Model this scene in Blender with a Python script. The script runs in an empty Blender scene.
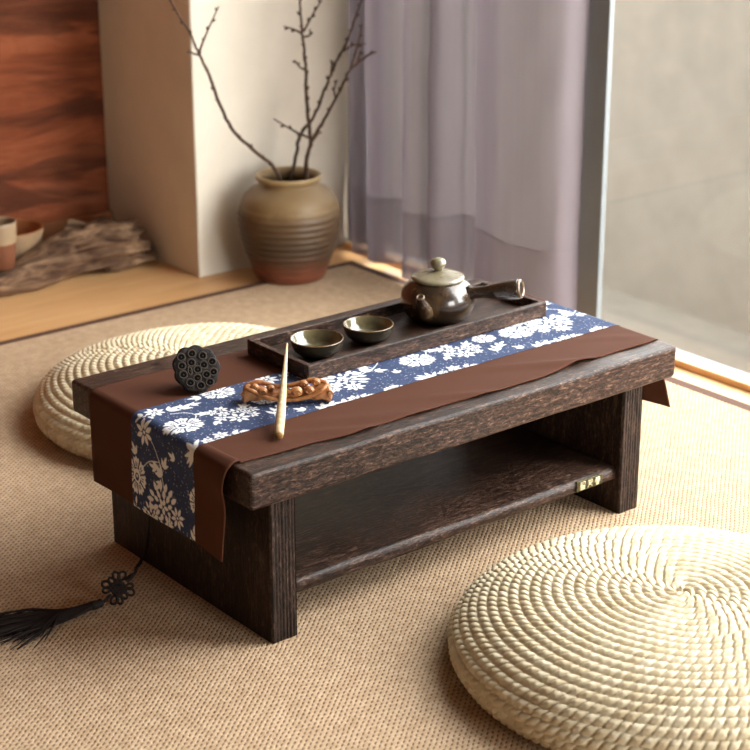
import bpy, bmesh, math, random
import numpy as np
from mathutils import Vector, Matrix, Euler

random.seed(7)
rng = np.random.default_rng(11)
S = bpy.context.scene
COL = S.collection
WL = {}            # world location of every object made here
PI = math.pi

# ---------------------------------------------------------------- helpers
def link(o, loc):
    COL.objects.link(o)
    WL[o.name] = Vector(loc)
    return o

def thing(name, label, cat, loc, group=None):
    o = bpy.data.objects.new(name, None)
    o.empty_display_size = 0.02
    o.location = loc
    link(o, loc)
    o['label'] = label; o['category'] = cat
    if group: o['group'] = group
    return o

def tag(o, label=None, cat=None, group=None, kind=None):
    if label: o['label'] = label
    if cat: o['category'] = cat
    if group: o['group'] = group
    if kind: o['kind'] = kind
    return o

def mk(name, geo, mat, parent=None, smooth=True, attr=None, loc=None):
    """geo = (verts in WORLD coordinates, faces); origin goes to the parent's base or to the shape's own base"""
    V, F = geo
    V = np.asarray(V, dtype=float).reshape(-1, 3)
    if parent is not None:
        base = WL[parent.name]
    elif loc is not None:
        base = Vector(loc)
    else:
        base = Vector(((V[:, 0].min()+V[:, 0].max())/2, (V[:, 1].min()+V[:, 1].max())/2, V[:, 2].min()))
    V = V - np.array(base)
    me = bpy.data.meshes.new(name)
    if isinstance(F, np.ndarray) and F.ndim == 2:
        n, k = F.shape
        me.vertices.add(len(V)); me.vertices.foreach_set('co', V.ravel())
        me.loops.add(n*k); me.loops.foreach_set('vertex_index', F.ravel().astype(np.int32))
        me.polygons.add(n)
        me.polygons.foreach_set('loop_start', np.arange(0, n*k, k, dtype=np.int32))
        me.polygons.foreach_set('loop_total', np.full(n, k, dtype=np.int32))
        me.update(calc_edges=True)
        me.validate()
    else:
        me.from_pydata([tuple(v) for v in V], [], [tuple(int(i) for i in f) for f in F])
        me.update()
    if attr is not None:
        a = me.attributes.new(attr[0], 'FLOAT', 'POINT')
        a.data.foreach_set('value', np.asarray(attr[1], dtype=np.float32))
    me.polygons.foreach_set('use_smooth', np.full(len(me.polygons), smooth, dtype=bool))
    me.materials.append(mat)
    o = bpy.data.objects.new(name, me)
    if parent is not None:
        o.parent = parent
        link(o, base)
    else:
        o.location = base
        link(o, base)
    return o

def join(*geos):
    Vs, Fs, off = [], [], 0
    for V, F in geos:
        V = np.asarray(V, dtype=float).reshape(-1, 3)
        Vs.append(V)
        Fs += [tuple(int(i)+off for i in f) for f in F]
        off += len(V)
    return np.vstack(Vs), Fs

def box(x0, x1, y0, y1, z0, z1, bev=0.0, seg=2):
    bm = bmesh.new()
    bmesh.ops.create_cube(bm, size=1.0)
    for v in bm.verts:
        v.co = Vector((x0+(v.co.x+.5)*(x1-x0), y0+(v.co.y+.5)*(y1-y0), z0+(v.co.z+.5)*(z1-z0)))
    if bev > 0:
        bmesh.ops.bevel(bm, geom=list(bm.edges), offset=bev, segments=seg, profile=.5, affect='EDGES')
    bmesh.ops.recalc_face_normals(bm, faces=bm.faces)
    bm.verts.index_update()
    V = [tuple(v.co) for v in bm.verts]; F = [tuple(v.index for v in f.verts) for f in bm.faces]
    bm.free()
    return np.array(V), F

def lathe(prof, n=48, c=(0, 0, 0), cap0=True, cap1=True):
    V, F = [], []
    m = len(prof)
    for r_, z in prof:
        for j in range(n):
            a = 2*PI*j/n
            V.append((c[0]+r_*math.cos(a), c[1]+r_*math.sin(a), c[2]+z))
    for i in range(m-1):
        for j in range(n):
            k = (j+1) % n
            F.append((i*n+j, i*n+k, (i+1)*n+k, (i+1)*n+j))
    if cap0: F.append(tuple(range(n-1, -1, -1)))
    if cap1: F.append(tuple((m-1)*n+j for j in range(n)))
    return np.array(V), F

def spline(pts, per=8):
    P = [np.array(p, dtype=float) for p in pts]
    if len(P) < 3: 
        return [P[0]+(P[-1]-P[0])*t for t in np.linspace(0, 1, per+1)]
    Q = [2*P[0]-P[1]] + P + [2*P[-1]-P[-2]]
    out = []
    for i in range(1, len(Q)-2):
        for t in np.linspace(0, 1, per, endpoint=False):
            a, b, c, d = Q[i-1], Q[i], Q[i+1], Q[i+2]
            out.append(.5*((2*b)+(-a+c)*t+(2*a-5*b+4*c-d)*t*t+(-a+3*b-3*c+d)*t**3))
    out.append(P[-1])
    return out

def tube(pts, rad, n=8, closed=False, flat=1.0):
    """round tube along pts; rad is a number, a list or f(t)"""
    P = [np.array(p, dtype=float) for p in pts]
    m = len(P)
    if callable(rad): R = [rad(i/(m-1)) for i in range(m)]
    elif isinstance(rad, (int, float)): R = [rad]*m
    else: R = list(np.interp(np.linspace(0, 1, m), np.linspace(0, 1, len(rad)), rad))
    V, F = [], []
    N = None
    for i in range(m):
        if closed: t = P[(i+1) % m]-P[i-1]
        else: t = P[min(i+1, m-1)]-P[max(i-1, 0)]
        t = t/(np.linalg.norm(t)+1e-12)
        if N is None:
            N = np.cross(t, (0, 0, 1.0))
            if np.linalg.norm(N) < .05: N = np.cross(t, (0, 1.0, 0))
        N = N-t*(N@t); N = N/(np.linalg.norm(N)+1e-12)
        Bn = np.cross(t, N)
        for j in range(n):
            a = 2*PI*j/n
            V.append(P[i]+R[i]*(math.cos(a)*N+flat*math.sin(a)*Bn))
    rng_i = range(m) if closed else range(m-1)
    for i in rng_i:
        i2 = (i+1) % m
        for j in range(n):
            k = (j+1) % n
            F.append((i*n+j, i*n+k, i2*n+k, i2*n+j))
    if not closed:
        F.append(tuple(range(n-1, -1, -1)))
        F.append(tuple((m-1)*n+j for j in range(n)))
    return np.array(V), F

def ball(c, r, sz=(1, 1, 1), n=12, m=8, rot=None):
    V, F = lathe([(max(math.sin(PI*i/m), 1e-3), -math.cos(PI*i/m)) for i in range(m+1)], n)
    V = V*np.array(sz)*r
    if rot is not None: V = V@np.array(rot.to_3x3()).T
    return V+np.array(c), F

def grid(nu, nv, fn):
    """fn(iu, iv arrays) -> x, y, z arrays; returns verts + quads array"""
    U, Vv = np.meshgrid(np.arange(nu), np.arange(nv), indexing='ij')
    x, y, z = fn(U, Vv)
    V = np.stack([x, y, z], -1).reshape(-1, 3)
    i = (U[:-1, :-1]*nv+Vv[:-1, :-1]).ravel()
    F = np.stack([i, i+nv, i+nv+1, i+1], 1)
    return V, F

def vnoise(x, y, seed=0):
    """smooth value noise on arrays"""
    x = np.asarray(x, float); y = np.asarray(y, float)
    xi = np.floor(x).astype(int); yi = np.floor(y).astype(int)
    fx = x-xi; fy = y-yi
    fx = fx*fx*(3-2*fx); fy = fy*fy*(3-2*fy)
    def h(a, b):
        q = np.sin(a*127.1+b*311.7+seed*74.7)*43758.5453
        return q-np.floor(q)
    return (h(xi, yi)*(1-fx)+h(xi+1, yi)*fx)*(1-fy)+(h(xi, yi+1)*(1-fx)+h(xi+1, yi+1)*fx)*fy

# ---------------------------------------------------------------- material helper
class M:
    def __init__(s, name, rough=.6, spec=.5):
        s.m = bpy.data.materials.new(name); s.m.use_nodes = True
        s.t = s.m.node_tree; s.n = s.t.nodes; s.l = s.t.links
        s.b = s.n['Principled BSDF']; s.out = s.n['Material Output']
        s.b.inputs['Roughness'].default_value = rough
        s.b.inputs['Specular IOR Level'].default_value = spec
    def add(s, t, **kw):
        n = s.n.new(t)
        for k, v in kw.items():
            if hasattr(n, k) and k not in ('Scale',): setattr(n, k, v)
            elif k in n.inputs: n.inputs[k].default_value = v
        return n
    def ln(s, a, b): s.l.new(a, b)
    def coord(s, scale=(1, 1, 1), rot=(0, 0, 0), kind='Object'):
        c = s.add('ShaderNodeTexCoord'); mp = s.add('ShaderNodeMapping')
        mp.inputs['Scale'].default_value = scale; mp.inputs['Rotation'].default_value = rot
        s.ln(c.outputs[kind], mp.inputs['Vector'])
        return mp.outputs['Vector']
    def noise(s, vec, scale=5, detail=4, rough=.55, dist=0.0):
        n = s.add('ShaderNodeTexNoise')
        n.inputs['Scale'].default_value = scale; n.inputs['Detail'].default_value = detail
        n.inputs['Roughness'].default_value = rough; n.inputs['Distortion'].default_value = dist
        s.ln(vec, n.inputs['Vector'])
        return n.outputs['Fac']
    def ramp(s, fac, stops):
        r = s.add('ShaderNodeValToRGB')
        e = r.color_ramp.elements
        while len(e) < len(stops): e.new(.5)
        for el, (p, c) in zip(e, stops):
            el.position = p; el.color = (*c, 1)
        s.ln(fac, r.inputs['Fac'])
        return r.outputs['Color']
    def math(s, op, a, b=None, clamp=False):
        n = s.add('ShaderNodeMath'); n.operation = op; n.use_clamp = clamp
        for i, v in enumerate((a, b)):
            if v is None: continue
            if isinstance(v, (int, float)): n.inputs[i].default_value = v
            else: s.ln(v, n.inputs[i])
        return n.outputs[0]
    def mix(s, fac, a, b, mode='MIX'):
        n = s.add('ShaderNodeMix'); n.data_type = 'RGBA'; n.blend_type = mode
        for i, v in ((0, fac), (6, a), (7, b)):
            if isinstance(v, (int, float)): n.inputs[i].default_value = v
            elif isinstance(v, tuple): n.inputs[i].default_value = (*v, 1)
            else: s.ln(v, n.inputs[i])
        return n.outputs[2]
    def color(s, c):
        if isinstance(c, tuple): s.b.inputs['Base Color'].default_value = (*c, 1)
        else: s.ln(c, s.b.inputs['Base Color'])
    def bump(s, h, strength=.5, dist=.002):
        n = s.add('ShaderNodeBump'); n.inputs['Strength'].default_value = strength; n.inputs['Distance'].default_value = dist
        s.ln(h, n.inputs['Height']); s.ln(n.outputs['Normal'], s.b.inputs['Normal'])
    def rough(s, v): s.ln(v, s.b.inputs['Roughness'])

def lin(r, g, b):
    f = lambda c: (c/255/12.92) if c/255 <= .04045 else ((c/255+.055)/1.055)**2.4
    return (f(r), f(g), f(b))

def plain(name, c, rough=.6, spec=.5, var=.12, scale=40, bump=0.0):
    m = M(name, rough, spec)
    v = m.coord()
    nz = m.noise(v, scale, 5)
    m.color(m.ramp(nz, [(.3, tuple(x*(1-var) for x in c)), (.7, tuple(x*(1+var) for x in c))]))
    if bump: m.bump(nz, bump, .002)
    return m.m

def burnt_wood(name, axis=0, tone=1.0, rough=.42, off=0.0):
    """charred paulownia: long fibres, faint growth bands, brushed raised grain"""
    m = M(name, rough+.04, .26)
    sc = [1, 1, 1]; sc[axis] = .16
    v = m.coord(tuple(sc))
    big = m.noise(v, 9, 3, .5, .8)
    w = m.add('ShaderNodeTexWave'); w.wave_type = 'RINGS'; w.rings_direction = 'XYZ'[axis]
    w.inputs['Scale'].default_value = 62; w.inputs['Distortion'].default_value = 14
    w.inputs['Detail'].default_value = 4; w.inputs['Detail Scale'].default_value = 1.1; w.inputs['Detail Roughness'].default_value = .65
    w.inputs['Phase Offset'].default_value = off
    m.ln(v, w.inputs['Vector'])
    sc2 = [400, 400, 400]; sc2[axis] = 130
    fib = m.noise(m.coord(tuple(sc2)), 1.0, 2, .6, .8)
    sc3 = [120, 120, 120]; sc3[axis] = 32
    fib2 = m.noise(m.coord(tuple(sc3)), 1.0, 4, .65, .6)
    f = m.math('ADD', m.math('ADD', m.math('MULTIPLY', fib, .55), m.math('MULTIPLY', w.outputs['Fac'], .06)), m.math('MULTIPLY', fib2, .38))
    f = m.math('ADD', f, m.math('MULTIPLY', m.math('SUBTRACT', big, .5), .16))
    k = tone
    col = m.ramp(f, [(.38, (.0060*k, .0026*k, .0016*k)), (.47, (.0250*k, .0112*k, .0070*k)), (.56, (.072*k, .0365*k, .0240*k)), (.67, (.19*k, .112*k, .080*k))])
    m.color(col)
    m.bump(f, .9, .0010)
    m.rough(m.math('ADD', m.math('MULTIPLY', fib, .40), rough-.14))
    return m.m

# ---------------------------------------------------------------- materials
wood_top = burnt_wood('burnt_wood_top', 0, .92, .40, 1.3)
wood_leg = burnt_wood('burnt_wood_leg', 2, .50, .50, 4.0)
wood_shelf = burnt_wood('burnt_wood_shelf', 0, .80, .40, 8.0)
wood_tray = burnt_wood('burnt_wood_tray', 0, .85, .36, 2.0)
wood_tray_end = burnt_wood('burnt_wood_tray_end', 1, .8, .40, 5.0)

def make_rug_mat():
    m = M('woven_rug', .85, .2)
    c = m.add('ShaderNodeTexCoord')
    mp = m.add('ShaderNodeMapping'); mp.vector_type = 'TEXTURE'
    mp.inputs['Rotation'].default_value = (0, 0, math.radians(39))
    m.ln(c.outputs['Object'], mp.inputs['Vector'])
    # slight waviness so the ribs do not run ruler straight
    wob = m.add('ShaderNodeTexNoise'); wob.inputs['Scale'].default_value = 40; wob.inputs['Detail'].default_value = 3
    m.ln(mp.outputs['Vector'], wob.inputs['Vector'])
    va = m.add('ShaderNodeVectorMath'); va.operation = 'SCALE'; va.inputs['Scale'].default_value = .0045
    m.ln(wob.outputs['Color'], va.inputs[0])
    vb = m.add('ShaderNodeVectorMath'); vb.operation = 'ADD'
    m.ln(mp.outputs['Vector'], vb.inputs[0]); m.ln(va.outputs[0], vb.inputs[1])
    sp = m.add('ShaderNodeSeparateXYZ'); m.ln(vb.outputs[0], sp.inputs[0])
    a = m.math('MULTIPLY', sp.outputs['Y'], 1/.0057)
    rib = m.math('FLOOR', a); t = m.math('FRACT', a)
    b = m.math('ADD', m.math('MULTIPLY', sp.outputs['X'], 1/.0088), m.math('ADD', m.math('MULTIPLY', rib, .40), m.math('MULTIPLY', t, .45)))
    cosb = m.math('COSINE', m.math('MULTIPLY', b, 2*PI))
    dash = m.math('MULTIPLY_ADD', cosb, .52); dash.node.inputs[2].default_value = .46
    edge = m.math('POWER', m.math('ABSOLUTE', m.math('MULTIPLY', m.math('SUBTRACT', t, .5), 2.0)), 3.0)
    gap = m.math('MULTIPLY', edge, dash, True)
    n = m.noise(m.coord(), 3.5, 3)
    n2 = m.noise(m.coord(), 300, 2)
    n3 = m.noise(m.coord(), 70, 3)
    base = m.ramp(m.math('ADD', m.math('MULTIPLY', n2, .5), m.math('MULTIPLY', n3, .5)), [(.35, lin(166, 137, 106)), (.65, lin(202, 175, 144))])
    base = m.mix(m.math('MULTIPLY', n, .25), base, lin(200, 168, 138))
    m.color(m.mix(m.math('MULTIPLY', gap, 1.15, True), base, lin(92, 60, 42)))
    h = m.math('SUBTRACT', 1.0, gap)
    h = m.math('ADD', h, m.math('MULTIPLY', n2, .3))
    m.bump(h, .8, .0020)
    return m.m
rug_mat = make_rug_mat()
rug_border_mat = plain('rug_binding', lin(86, 60, 48), .8, .2, .15, 300, .3)

def make_floor_mat():
    m = M('pale_wood_floor', .42, .4)
    v = m.coord((.12, 1, 1))
    f = m.noise(v, 22, 5, .6, .4)
    v2 = m.coord((.02, 1, 1)); f2 = m.noise(v2, 6, 2)
    c = m.ramp(f, [(.3, lin(194, 150, 102)), (.55, lin(214, 172, 122)), (.75, lin(226, 188, 140))])
    c = m.mix(m.math('MULTIPLY', f2, .5), c, lin(198, 140, 84))
    m.color(c); m.bump(f, .1, .001)
    return m.m
floor_mat = make_floor_mat()

def make_plaster(name, c, var=.05, bump=.15):
    m = M(name, .85, .2)
    f = m.noise(m.coord(), 9, 6, .6)
    m.color(m.ramp(f, [(.3, tuple(x*(1-var) for x in c)), (.7, tuple(x*(1+var) for x in c))]))
    m.bump(m.noise(m.coord(), 60, 5), bump, .002)
    return m.m
cream = make_plaster('cream_plaster', lin(218, 208, 193))
room_paint = make_plaster('room_paint', lin(138, 129, 116))
concrete = make_plaster('garden_concrete', lin(98, 92, 84), .10, .3)

def make_earth():
    m = M('rammed_earth', .9, .15)
    v = m.coord((.40, 1, 1.7))
    a = m.noise(v, 6.5, 6, .66, 1.1)
    b = m.noise(m.coord((.3, 1, 2.2)), 9, 5, .6, .5)
    w = m.noise(m.coord((.55, 1, 1.9)), 5.2, 3, .55, .6)
    c = m.ramp(a, [(.28, lin(74, 38, 24)), (.45, lin(114, 60, 37)), (.56, lin(130, 71, 45)), (.72, lin(150, 90, 62))])
    dk = m.ramp(w, [(.54, (0, 0, 0)), (.60, (1, 1, 1))])
    dkf = m.math('MULTIPLY', dk, .75)
    c = m.mix(dkf, c, lin(66, 36, 25))
    b2 = m.ramp(b, [(.5, (0, 0, 0)), (.7, (1, 1, 1))])
    c = m.mix(m.math('MULTIPLY', b2, .35), c, lin(146, 86, 58))
    m.color(c)
    m.bump(m.math('ADD', a, m.math('MULTIPLY', b, .6)), .7, .012)
    return m.m
earth = make_earth()
earth_trim = make_plaster('earth_skirting', lin(132, 82, 52), .15, .4)
pillar_mat = cream

# ---------------------------------------------------------------- room shell
WX = 1.165          # inner face of the glazed side
def st(name, geo, mat, parent=None, smooth=False):
    o = mk(name, geo, mat, parent, smooth)
    if parent is None: o['kind'] = 'structure'
    return o

st('floor', box(-2.6, 1.20, -3.2, 1.70, -.10, -.004), floor_mat)
st('wall_back', box(-2.6, .82, 1.645, 1.75, -.10, 2.5), earth)
st('baseboard_back', box(-2.6, .793, 1.631, 1.645, -.004, .064, .003), earth_trim)
st('wall_pillar', box(.793, 1.20, 1.312, 1.75, -.10, 2.5, .004), pillar_mat)
st('wall_left', box(-2.7, -2.6, -3.2, 1.75, -.10, 2.5), room_paint)
st('wall_front', join(box(-2.7, 0, -3.3, -3.2, -.10, 2.5), box(0, 1.20, -3.3, -3.2, 1.30, 2.5), box(0, 1.20, -3.3, -3.2, -.10, .06)), room_paint)  # opening added behind the camera for frontal fill light
st('ceiling', box(-2.7, 1.26, -3.3, 1.75, 2.5, 2.6), room_paint)
st('wall_right', box(WX, 1.26, -1.32, 1.312, 2.30, 2.5), room_paint)      # strip above the glazing
sill_mat = plain('sill_wood', lin(226, 178, 126), .45, .4, .08, 30)
st('trim_1', box(1.138, 1.166, -3.2, 1.30, -.004, .008, .002), sill_mat)

frame_mat = plain('grey_window_frame', lin(116, 120, 122), .5, .4, .04, 20)
frame_edge_mat = plain('pale_window_frame', lin(205, 198, 186), .5, .4, .03, 20)
gm = M('window_glass', .03, .5)
tr = gm.add('ShaderNodeBsdfTransparent'); tr.inputs['Color'].default_value = (.95, .96, .95, 1)
gl = gm.add('ShaderNodeBsdfGlossy'); gl.inputs['Roughness'].default_value = .02
lw = gm.add('ShaderNodeLayerWeight'); lw.inputs['Blend'].default_value = .5
fr_ = gm.math('MULTIPLY_ADD', gm.math('POWER', lw.outputs['Facing'], 5.0), .45); fr_.node.inputs[2].default_value = .025
mx = gm.add('ShaderNodeMixShader')
gm.ln(fr_, mx.inputs[0]); gm.ln(tr.outputs[0], mx.inputs[1]); gm.ln(gl.outputs[0], mx.inputs[2])
gm.ln(mx.outputs[0], gm.out.inputs['Surface'])
glass = gm.m

def window(name, y0, y1, near_post=True):
    parts = [box(WX, WX+.012, y0, y0+.056, -.004, 2.30, .002), box(WX, WX+.034, y0+.054, y1, 2.24, 2.30, .003), box(WX+.004, WX+.034, y0+.054, y1, -.012, .000, .002)]
    if near_post: parts.append(box(WX, WX+.012, y1-.054, y1, -.004, 2.30, .002))
    o = st(name, join(*parts), frame_mat)
    mk('window_pane', box(WX+.004, WX+.009, y0+.05, y1-.002, .0, 2.26), glass, o, False)
    return o
window('window_1', .599, 1.312)
window('window_2', -1.32, .599, False)
st('wall_right_blocker', box(WX, 1.26, -3.2, -1.32, -.10, 2.5), room_paint)  # unseen stretch made solid to keep side light off the front rug
w4 = st('fill_window', join(box(0, .05, -3.24, -3.2, .06, 1.30, .003), box(.58, .62, -3.24, -3.2, .06, 1.30, .003), box(1.15, 1.20, -3.24, -3.2, .06, 1.30, .003), box(.05, 1.15, -3.24, -3.2, 1.25, 1.30, .003), box(.05, 1.15, -3.24, -3.2, .06, .11, .003)), frame_mat)  # unseen window added to throw fill light on the pillar front
mk('window_pane', box(.04, 1.16, -3.226, -3.220, .10, 1.26), glass, w4, False)

# outside: a paved strip and the garden wall a few steps away
st('floor_outside', box(1.27, 9.0, -7.0, 7.0, -.70, -.60), concrete)
st('wall_outside', box(2.74, 2.95, -7.0, 7.0, -.60, .42), concrete)

# ---------------------------------------------------------------- rug
rug = thing('rug', 'large beige woven rug with dark brown binding under the low table', 'rug', (0, 0, -.0035))
mk('woven_field', box(-1.6, 1.065, -1.9, 1.186, -.0035, 0.0), rug_mat, rug, False)
brd = join(box(-1.618, 1.086, 1.186, 1.204, -.0038, .0006, .0006, 1), box(1.065, 1.086, -1.9, 1.186, -.0038, .0006, .0006, 1),
           box(-1.618, -1.6, -1.9, 1.186, -.0038, .0006, .0006, 1), box(-1.618, 1.086, -1.918, -1.9, -.0038, .0006, .0006, 1))
tag(mk('binding', brd, rug_border_mat, rug, False), 'dark brown cloth binding')

# ---------------------------------------------------------------- low table
H = .2342; TT = .0443; TW = .70; TD = .401
table = thing('low_table', 'low dark burnt wood tea table with open shelf standing on the rug', 'table', (.35, .20, 0))
V, F = box(0, TW, 0, TD, H-TT, H, .0045, 3)
bm = bmesh.new()
vs = [bm.verts.new(v) for v in V]
for f in F: bm.faces.new([vs[i] for i in f])
geom = list(bm.edges)+list(bm.faces)+list(bm.verts)
for x in np.linspace(.02, .68, 40):
    r = bmesh.ops.bisect_plane(bm, geom=list(bm.edges)+list(bm.faces)+list(bm.verts), plane_co=(x, 0, 0), plane_no=(1, 0, 0))
for v in bm.verts:      # hand worked edges
    n = vnoise(v.co.x*9, v.co.z*20, 3)-.5
    if v.co.y < .01: v.co.y += n*.0022
    if v.co.z > H-.006 and v.co.y < .012: v.co.z += (vnoise(v.co.x*14, 2.2, 5)-.5)*.0018
bm.verts.index_update()
g = (np.array([tuple(v.co) for v in bm.verts]), [tuple(v.index for v in f.verts) for f in bm.faces]); bm.free()
mk('tabletop', g, wood_top, table, False)

def side_panel(x0, x1):
    # plank on end; its narrow front edge is reeded by the grain
    y0, y1 = .0205, .381
    prof = [(x0, y1), (x0, y0+.003), (x0+.002, y0)]
    nb = 7; w = (x1-x0-.004)/nb
    for k in range(nb):
        a = x0+.002+k*w
        dep = .0009 if k not in (2, 4) else .0014
        prof += [(a+w*.30, y0+.0001), (a+w*.62, y0+.0003), (a+w*.82, y0+dep)]
    prof += [(x1-.002, y0), (x1, y0+.003), (x1, y1)]
    n = len(prof)
    V = [(x, y, .0003) for x, y in prof]+[(x, y, H-TT) for x, y in prof]
    F = [(i, (i+1) % n, n+(i+1) % n, n+i) for i in range(n)]
    F += [tuple(range(n-1, -1, -1)), tuple(range(n, 2*n))]
    return np.array(V), F
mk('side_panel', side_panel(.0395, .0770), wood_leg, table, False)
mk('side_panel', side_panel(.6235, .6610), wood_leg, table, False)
# shelf with a worn, wavy live edge at the front
def shelf():
    nx = 60
    ring = [(.37, .0475), (.37, .0680), (.040, .0680), (.0345, .0672), (.0315, .0640), (.0310, .0530), (.0330, .0490), (.038, .0475)]
    V = []; n = len(ring)
    for i in range(nx):
        x = .077+(.6235-.077)*i/(nx-1)
        for j, (y, z) in enumerate(ring):
            q = vnoise(x*11, j*.7, 8)-.5
            if j in (3, 4, 5, 6): y += q*.0035; z += (vnoise(x*17, j*.5, 9)-.5)*.0022
            if j == 4: y -= .004*max(0, math.sin((x-.2)*8))*.3
            V.append((x, y, z))
    F = []
    for i in range(nx-1):
        for j in range(n):
            k = (j+1) % n
            F.append((i*n+j, (i+1)*n+j, (i+1)*n+k, i*n+k))
    F += [tuple(range(n)), tuple((nx-1)*n+j for j in range(n-1, -1, -1))]
    return np.array(V), F
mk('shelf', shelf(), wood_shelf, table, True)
brass = M('aged_brass', .38, .5); brass.b.inputs['Metallic'].default_value = .7
brass.color(brass.ramp(brass.noise(brass.coord(), 260, 3), [(.35, lin(58, 53, 38)), (.65, lin(88, 82, 58))]))
pale_brass = plain('pale_brass', lin(186, 172, 128), .35, .5, .05)
plate = mk('name_plate', box(.548, .597, .0283, .0312, .0510, .0665, .0008), brass.m, table, False)
tag(plate, 'small brass name plate with three raised characters')
def bars(cx, strokes, s=.0118):
    gs = []
    for (x0, z0, x1, z1) in strokes:
        a = np.array((cx+(x0-.5)*s, .0281, .0588+(z0-.5)*s)); b = np.array((cx+(x1-.5)*s, .0281, .0588+(z1-.5)*s))
        gs.append(tube([a, b], s*.062, 6))
    return join(*gs)
glyphs = [[(.1, .85, .45, .85), (.28, .98, .28, .6), (.1, .6, .45, .66), (.6, .95, .55, .6), (.6, .9, .9, .9), (.9, .9, .85, .6), (.15, .45, .85, .45), (.15, .45, .15, .05), (.85, .45, .85, .05), (.15, .25, .85, .25), (.5, .45, .5, .05), (.15, .05, .85, .05)],
          [(.1, .82, .9, .82), (.33, .98, .33, .68), (.67, .98, .67, .68), (.15, .55, .85, .55), (.5, .68, .15, .05), (.5, .55, .85, .05), (.3, .35, .7, .3), (.8, .68, .9, .6)],
          [(.15, .88, .85, .88), (.2, .74, .8, .74), (.08, .6, .92, .6), (.5, .98, .45, .6), (.45, .6, .1, .35), (.55, .6, .92, .35), (.3, .4, .7, .4), (.3, .4, .3, .04), (.7, .4, .7, .04), (.3, .22, .7, .22), (.3, .04, .7, .04)]]
for i, gph in enumerate(glyphs):
    mk('character', bars(.5585+i*.0142, gph), pale_brass, plate, False)

# ---------------------------------------------------------------- table runner
ZT = H+.0006           # cloth underside on the tabletop
def runner_path():
    """(s, x, z) polyline: up the left end, across the top, down the right end"""
    P = []
    for z in np.linspace(.1145, H-.008, 24): P.append((-.0035, z))
    for a in np.linspace(0, PI/2, 9)[1:]: P.append((-.0035+.0110*(1-math.cos(a)), H-.008+(.008+.0010)*math.sin(a)))
    for x in np.linspace(.012, TW-.008, 130): P.append((x, H+.0010))
    for a in np.linspace(0, PI/2, 9)[1:]: P.append((TW-.008+.0110*math.sin(a), H+.0010-.009*(1-math.cos(a))))
    for t in np.linspace(0, 1, 18)[1:]: P.append((TW+.003+.026*t**1.6, H-.008-.104*t))
    P = np.array(P)
    s = np.r_[0, np.cumsum(np.linalg.norm(np.diff(P, axis=0), axis=1))]
    return s, P
RS, RP = runner_path()
RN = np.gradient(RP, axis=0); RN /= np.linalg.norm(RN, axis=1)[:, None]
RNX, RNZ = -RN[:, 1], RN[:, 0]              # outward normal
S_HANG = float(np.interp(.012, RP[24:40, 0], RS[24:40]))-.012   # path length where x would be 0
LTOT = RS[-1]
def front_edge(s):
    x = s-S_HANG
    return .036+np.where(x > 0, -.011*np.sin(np.clip(x/.70, 0, 1)*PI)+.0022*np.sin(x*26)+.0012*np.sin(x*61+1), 0)+np.where(x < 0, .010*np.clip(-x/.12, 0, 1), 0)
def back_edge(s):
    x = s-S_HANG
    return .3495-np.where(x < 0, .006*np.clip(-x/.12, 0, 1), 0)+.002*np.sin(x*19)
def on_cloth(s, y, lift):
    x = np.interp(s, RS, RP[:, 0]); z = np.interp(s, RS, RP[:, 1])
    nx = np.interp(s, RS, RNX); nz = np.interp(s, RS, RNZ)
    xx = s-S_HANG
    # soft folds: gentle cross ripples near the front hem, and the hanging corner swings out a little
    top = np.clip((xx-.01)/.03, 0, 1)*np.clip((.69-xx)/.03, 0, 1)
    near = np.clip((.115-y)/.08, 0, 1)
    rip = .0024*near*(np.maximum(0, np.sin(xx*34+y*60))**4+np.maximum(0, np.sin(xx*21+1.3+y*40))**6)*top
    hang = np.clip(-xx/.125, 0, 1)
    nearh = np.clip((.135-y)/.09, 0, 1)**1.5
    out = hang*(.0015+.0012*np.sin(y*38)+.002*np.sin(hang*2.5))+.008*nearh*np.exp(-((hang-.18)/.18)**2)+.004*nearh*hang
    rh = np.clip((xx-.70)/.08, 0, 1)
    out2 = rh*(.004*np.sin(y*30+1)+.004)
    d = lift+rip+np.where(xx < .012, out, 0)+np.where(xx > .69, out2, 0)
    # the front hem rises slightly off the wood
    return x+nx*d, y, z+nz*d
nu, nv = 560, 70
def fb(U, Vv):
    s = U/(nu-1)*LTOT; t = Vv/(nv-1)
    y = front_edge(s)*(1-t)+back_edge(s)*t
    # the right end is cut slightly skew
    return on_cloth(s, y, .0)
def cloth_mat(name, c, var=.06):
    m = M(name, .82, .12)
    m.b.inputs['Sheen Weight'].default_value = .0
    f = m.noise(m.coord(), 30, 4); f2 = m.noise(m.coord(), 900, 2)
    m.color(m.ramp(m.math('ADD', m.math('MULTIPLY', f, .6), m.math('MULTIPLY', f2, .4)), [(.3, tuple(x*(1-var) for x in c)), (.7, tuple(x*(1+var) for x in c))]))
    m.bump(f2, .25, .0006)
    return m.m
brown_cloth = cloth_mat('brown_cotton', lin(77, 45, 31))
runner = thing('table_runner', 'brown cotton table runner with a blue and white floral band across the low table', 'table runner', (.35, .19, H))
rb = mk('brown_cloth', grid(nu, nv, fb), brown_cloth, runner)
sol = rb.modifiers.new('thick', 'SOLIDIFY'); sol.thickness = .0011; sol.offset = 1

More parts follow.
